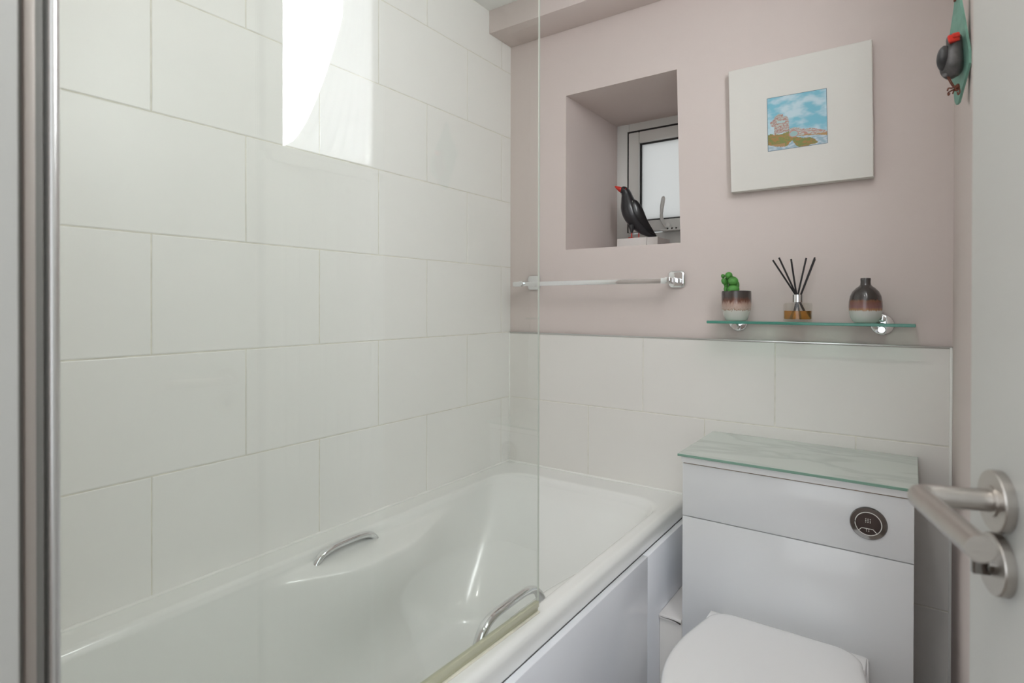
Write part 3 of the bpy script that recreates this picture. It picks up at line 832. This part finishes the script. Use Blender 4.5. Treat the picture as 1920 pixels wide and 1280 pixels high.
for j in range(NP):
    for i in range(NP):
        f = bm.faces.new((G[j][i], G[j][i + 1], G[j + 1][i + 1], G[j + 1][i]))
        c = paint((i + .5) / NP, (j + .5) / NP)
        for l in f.loops:
            # byte colours are stored display-encoded
            l[cl] = (*[max(0, min(1, ch)) ** (1 / 2.2) for ch in c], 1)
m, nt, p, out = new_mat('painted_landscape')
va = nt.nodes.new('ShaderNodeVertexColor'); va.layer_name = 'paint'
nt.links.new(va.outputs['Color'], p.inputs['Base Color']); p.inputs['Roughness'].default_value = .6
obj('painting', bm, m, pic)

# ------------------------------------------------------------------ plaque with little bird on the right wall
PO = Vector((.0605, 1.30, H + .36))     # lower tip level
k3 = .0001575
ang = radians(15.5)
HV = Vector((sin(ang), -cos(ang), 0))    # along the plaque towards the camera
PN = Vector((-cos(ang), -sin(ang), 0))   # out of its face
VU = Vector((.835, .55, 0))              # picture-right for the little bird
VW = Vector((-.055, -.998, 0))           # towards the viewer
def vp(x, y, w=0): return Vector((.0650, 1.315, H + .365)) + VU * ((x - 400) * k3 * .88) + Z_ * ((1200 - y) * k3) + VW * w
plq = thing('wall_plaque', (.06, 1.30, H + .36), 'sea-green slate plaque with small black clay bird hanging on right wall', 'wall plaque')
ss_ = 1 / sin(radians(19))
out_ = [(405, 1202), (425, 1196), (522, 850), (520, 720), (470, 300), (432, 0), (418, -180), (392, -180), (374, 20), (345, 220), (315, 420), (345, 700), (372, 950), (390, 1150)]
PC = Vector((.0670, 1.335, H + .374))
bm = BM()
def pl(x, y, d): return PC + HV * ((x - 425) * k3 * ss_) + Z_ * ((1200 - y) * k3) - PN * d
rings(bm, [[pl(x, y, 0) for x, y in out_], [pl(x, y, .004) for x, y in out_]])
obj('plaque', bm, M['verdigris'], plq)
bm = BM(); tube(bm, catmull([(PC.x - .004, PC.y, H + .373 + 1.13 * .19), (PC.x - .006, PC.y - .004, H + .373 + 1.0 * .188), (PC.x - .005, PC.y, H + .373 + 1.06 * .19)], 4), .0022, 8)
obj('hanging_wire', bm, M['rust'], plq, 60)
bm = BM()
secs = [(vp(335, 888), .004, .006), (vp(330, 872), .0105, .010), (vp(325, 820), .0160, .015), (vp(318, 740), .0178, .018), (vp(325, 650), .0165, .018), (vp(345, 570), .0135, .0155), (vp(352, 500), .0118, .013), (vp(352, 440), .0120, .013), (vp(358, 400), .0095, .010), (vp(365, 382), .003, .003)]
loft(bm, fine(secs, 5), VW, 22)
obj('bird_body', bm, M['grey_bird'], plq, 80)
bm = BM()
secs = [(vp(245, 530, .003), .004, .004), (vp(215, 590, .004), .0075, .009), (vp(200, 680, .003), .0085, .011), (vp(205, 760, 0), .0065, .009), (vp(235, 815, -.002), .002, .003)]
loft(bm, fine(secs, 5), VW, 16)
obj('bird_wing', bm, M['grey_wing'], plq, 80)
bm = BM()
secs = [(vp(262, 850), .0065, .006), (vp(235, 862), .006, .004), (vp(212, 872), .003, .002)]
loft(bm, fine(secs, 3), VW, 12)
obj('bird_tail', bm, M['grey_bird'], plq, 60)
bm = BM()
secs = [(vp(352, 470, .006), .0040, .0115), (vp(352, 462, .014), .0095, .0110)]
C0 = vp(350, 455, .010)
a_ = radians(13); U2 = VU.normalized() * cos(a_) + Z_ * sin(a_); Z2 = Z_ * cos(a_) - VU.normalized() * sin(a_)
obox(bm, C0 - Z_ * .001, U2, VW, Z2, -.0110, .0105, -.004, .009, -.0075, .0062, .0032, 3)
obox(bm, C0 + VU * .003 + Z_ * .002, U2, VW, Z2, -.0060, .0085, -.004, .0115, -.0045, .0050, .0030, 3)
obj('bird_beak', bm, M['red'], plq, 60)
bm = BM()
for dx in (0, 22):
    tube(bm, catmull([vp(268 + dx, 880, .004), vp(305 + dx, 950, .005), vp(345 + dx, 998, .005), vp(378, 985, .004)], 5), .0010, 8)
obj('bird_legs', bm, M['rust'], plq, 60)
bm = BM()
for P in ([(380, 990), (330, 1015), (285, 1020), (272, 1050)], [(380, 1020), (320, 1045), (280, 1070), (285, 1100), (300, 1075)], [(385, 1000), (350, 1050), (340, 1080)], [(395, 980), (420, 1010), (430, 1060), (410, 1095), (398, 1065)], [(370, 1000), (400, 970), (420, 975)], [(360, 1020), (385, 1050), (415, 1030)]):
    tube(bm, catmull([vp(x, y, .006 + .002 * sin(x)) for x, y in P], 4), .0013, 8)
ball(bm, vp(395, 1000, .004), .0045, u=10, v=8)
obj('bird_feet', bm, M['rust'], plq, 60)

# ------------------------------------------------------------------ door (swung inwards, hinges near the viewer)
al = radians(17)
T = Vector((sin(al), -cos(al), 0))       # from latch edge to hinge
DN = Vector((-cos(al), -sin(al), 0))     # out of the visible face
E0 = Vector((.0458, .7055, 0))           # latch edge on the visible face
dr = bpy.data.objects.new('door_1', None); COL.objects.link(dr); dr.location = (E0.x, E0.y, 0); ORG['door_1'] = Vector(dr.location)
tagit(dr, 'open white door at right with brushed steel lever handle', kind='structure')
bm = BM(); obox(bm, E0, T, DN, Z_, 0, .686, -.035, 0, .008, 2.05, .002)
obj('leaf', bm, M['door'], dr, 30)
def rose(zc, hole=None):
    bm = BM(); c_ = E0 + T * .0625 + Z_ * zc
    lathe(bm, [(.0262, 0), (.0262, .0072), (.0256, .0082), (.012, .0085), (.004, .0085)], c_, (T, Z_, DN), 56)
    return bm, c_
bm, rc = rose(H - .169)
hd = obj('handle', bm, M['brushed'], dr, 30)
tagit(hd, 'brushed steel lever handle on round rose')
# lever: out from the rose, mitred corner, back along the door
bm = BM()
pts = [rc + DN * .006, rc + DN * .054]
cr_ = .009
for i in range(0, 7):
    a = (pi / 2) * i / 6
    pts.append(rc + DN * (.0540 + cr_ * sin(a)) + T * (cr_ * (1 - cos(a))))
pts += [rc + DN * .063 + T * .03, rc + DN * .063 + T * .122, ]
tube(bm, pts, .0095, 28, up=(0, 0, 1))
obj('lever', bm, M['brushed'], hd, 40)
bm = BM(); lathe(bm, [(.0135, .008), (.0135, .0098), (.0105, .0102), (.0100, .0102)], rc, (T, Z_, DN), 32)
obj('collar', bm, M['brushed'], hd, 30)
bm, lc = rose(H - .2235)
lk = obj('privacy_lock', bm, M['brushed'], dr, 30)
bm = BM()
obox(bm, lc, T, DN, Z_, -.0030, .0030, .0084, .0220, -.0100, .0100, .0015, 2)
lathe(bm, [(.008, .008), (.008, .0120), (.006, .0130)], lc, (T, Z_, DN), 24)
obj('thumb_turn', bm, M['dark_chrome'], lk, 30)
# hinge barrels
for zz in (.25, 1.05, 1.8):
    bm = BM(); tube(bm, [E0 + T * .692 + DN * .004 + Z_ * zz, E0 + T * .692 + DN * .004 + Z_ * (zz + .09)], .006, 12)
    obj('hinge', bm, M['brushed'], dr, 50)

# ------------------------------------------------------------------ lamps
def downlight(x, y, label, grp=None):
    t = thing('ceiling_downlight', (x, y, ZC), label, 'ceiling light')
    bm = BM(); lathe(bm, [(.045, 0), (.045, .003), (.041, .006), (.034, .006), (.032, .001)], (x, y, ZC), ((1, 0, 0), (0, -1, 0), (0, 0, -1)), 40)
    obj('bezel', bm, M['chrome'], t, 40)
    bm = BM(); lathe(bm, [(.0315, 0), (.0315, .002), (.003, .0025)], (x, y, ZC), ((1, 0, 0), (0, -1, 0), (0, 0, -1)), 32)
    obj('lens', bm, M['lamp'], t, 40)
    return t
def area(name, loc, rot, size, power, col, shape='DISK', sy=None, spread=None):
    l = bpy.data.lights.new(name, 'AREA'); l.shape = shape; l.size = size
    if sy: l.size_y = sy
    l.energy = power; l.color = col
    if spread: l.spread = spread
    o = bpy.data.objects.new(name, l); COL.objects.link(o); o.location = loc; o.rotation_euler = rot
    return o
downlight(-0.2, 0.35, 'recessed ceiling spotlight near the doorway')
area('downlight_lamp', (-0.2, 0.35, ZC - .012), (0, 0, 0), .07, 3.2, (1.0, .97, .93))

# obscured window in a splayed recess above the boards, bright with daylight
w2 = bpy.data.objects.new('window_2', None); COL.objects.link(w2); w2.location = (XR, .90, H + .42); ORG['window_2'] = Vector(w2.location)
tagit(w2, 'bright obscured window beside the door, seen only as a reflection in the screen', kind='structure')
WX = XR + .037
def prism(bm, pts, z0, z1):
    rings(bm, [[Vector((x, y, z0)) for x, y in pts], [Vector((x, y, z1)) for x, y in pts]])
bm = BM()
box(bm, XR + .001, WX, .749, .797, H + .386, ZC - .001, .002); box(bm, XR + .001, WX, 1.070, 1.111, H + .386, ZC - .001, .002)
box(bm, XR + .001, WX, .797, 1.070, H + .386, H + .402, .002)
obj('frame', bm, M['gloss_white'], w2, 30)
bm = BM(); box(bm, WX, WX + .003, .790, 1.075, H + .39, ZC - .002)
obj('pane', bm, M['day_pane'], w2)
bm = BM(); box(bm, WX + .006, WX + .012, .749, 1.111, H + .30, ZC)
obj('backing', bm, M['gloss_white'], w2)
# thin white curtain added to grade the pane's glow; edge slants towards the sill
cur = []
NZ = 40
for j in range(NZ + 1):
    z = H + .404 + (ZC - .006 - H - .404) * j / NZ
    yl = .803 + .175 * min(1, max(0, (z - H - .404) / .40)) ** .62
    row = []
    for i in range(61):
        t = i / 60; y = yl + (1.068 - yl) * t
        row.append(Vector((XR + .016 + .0050 * sin(t * 6.5 * 2 * pi) + .0016 * sin(t * 17 * pi), y, z)))
    cur.append(row)
bm = BM(); rings(bm, cur, closed=False, cap=(False, False))
curt = obj('added_curtain', bm, M['net'], None, 80, loc=(XR + .016, .95, H + .404))
tagit(curt, 'thin white curtain added to grade the bright side window', 'curtain')

# daylight in the hall behind the doorway, and outside the little window
w = bpy.data.worlds.new('daylight'); scn.world = w; w.use_nodes = True
bg = w.node_tree.nodes['Background']; bg.inputs[0].default_value = (0.93, 0.97, 1.0, 1); bg.inputs[1].default_value = 2.0

# ------------------------------------------------------------------ camera
cam = bpy.data.cameras.new('camera'); co = bpy.data.objects.new('camera', cam); COL.objects.link(co)
F = 1069.22
cam.sensor_width = 36; cam.lens = F / 1920 * 36
cam.shift_y = -(640 - 577.04) / 1920
r2 = Vector((0.81823, 0.5748875, 0.0018933)); u2 = Vector((-0.0044526, 0.0030440, 0.9999855)); bk = Vector((0.5748733, -0.8182268, 0.0050504))
mw = Matrix((( r2.x, u2.x, bk.x, 0), (r2.y, u2.y, bk.y, 0), (r2.z, u2.z, bk.z, H), (0, 0, 0, 1)))
co.matrix_world = mw
cam.clip_start = .02
cam.dof.use_dof = True; cam.dof.focus_distance = 1.75; cam.dof.aperture_fstop = 5.6
scn.camera = co

scn.view_settings.view_transform = 'Standard'; scn.view_settings.look = 'None'
scn.view_settings.exposure = 0.0; scn.view_settings.gamma = 1.0; scn.view_settings.use_curve_mapping = False
scn.cycles.use_denoising = True
scn.cycles.max_bounces = 14; scn.cycles.diffuse_bounces = 6; scn.cycles.glossy_bounces = 6; scn.cycles.transparent_max_bounces = 24; scn.cycles.transmission_bounces = 8
scn.cycles.sample_clamp_indirect = 6.0
scn.cycles.caustics_reflective = False
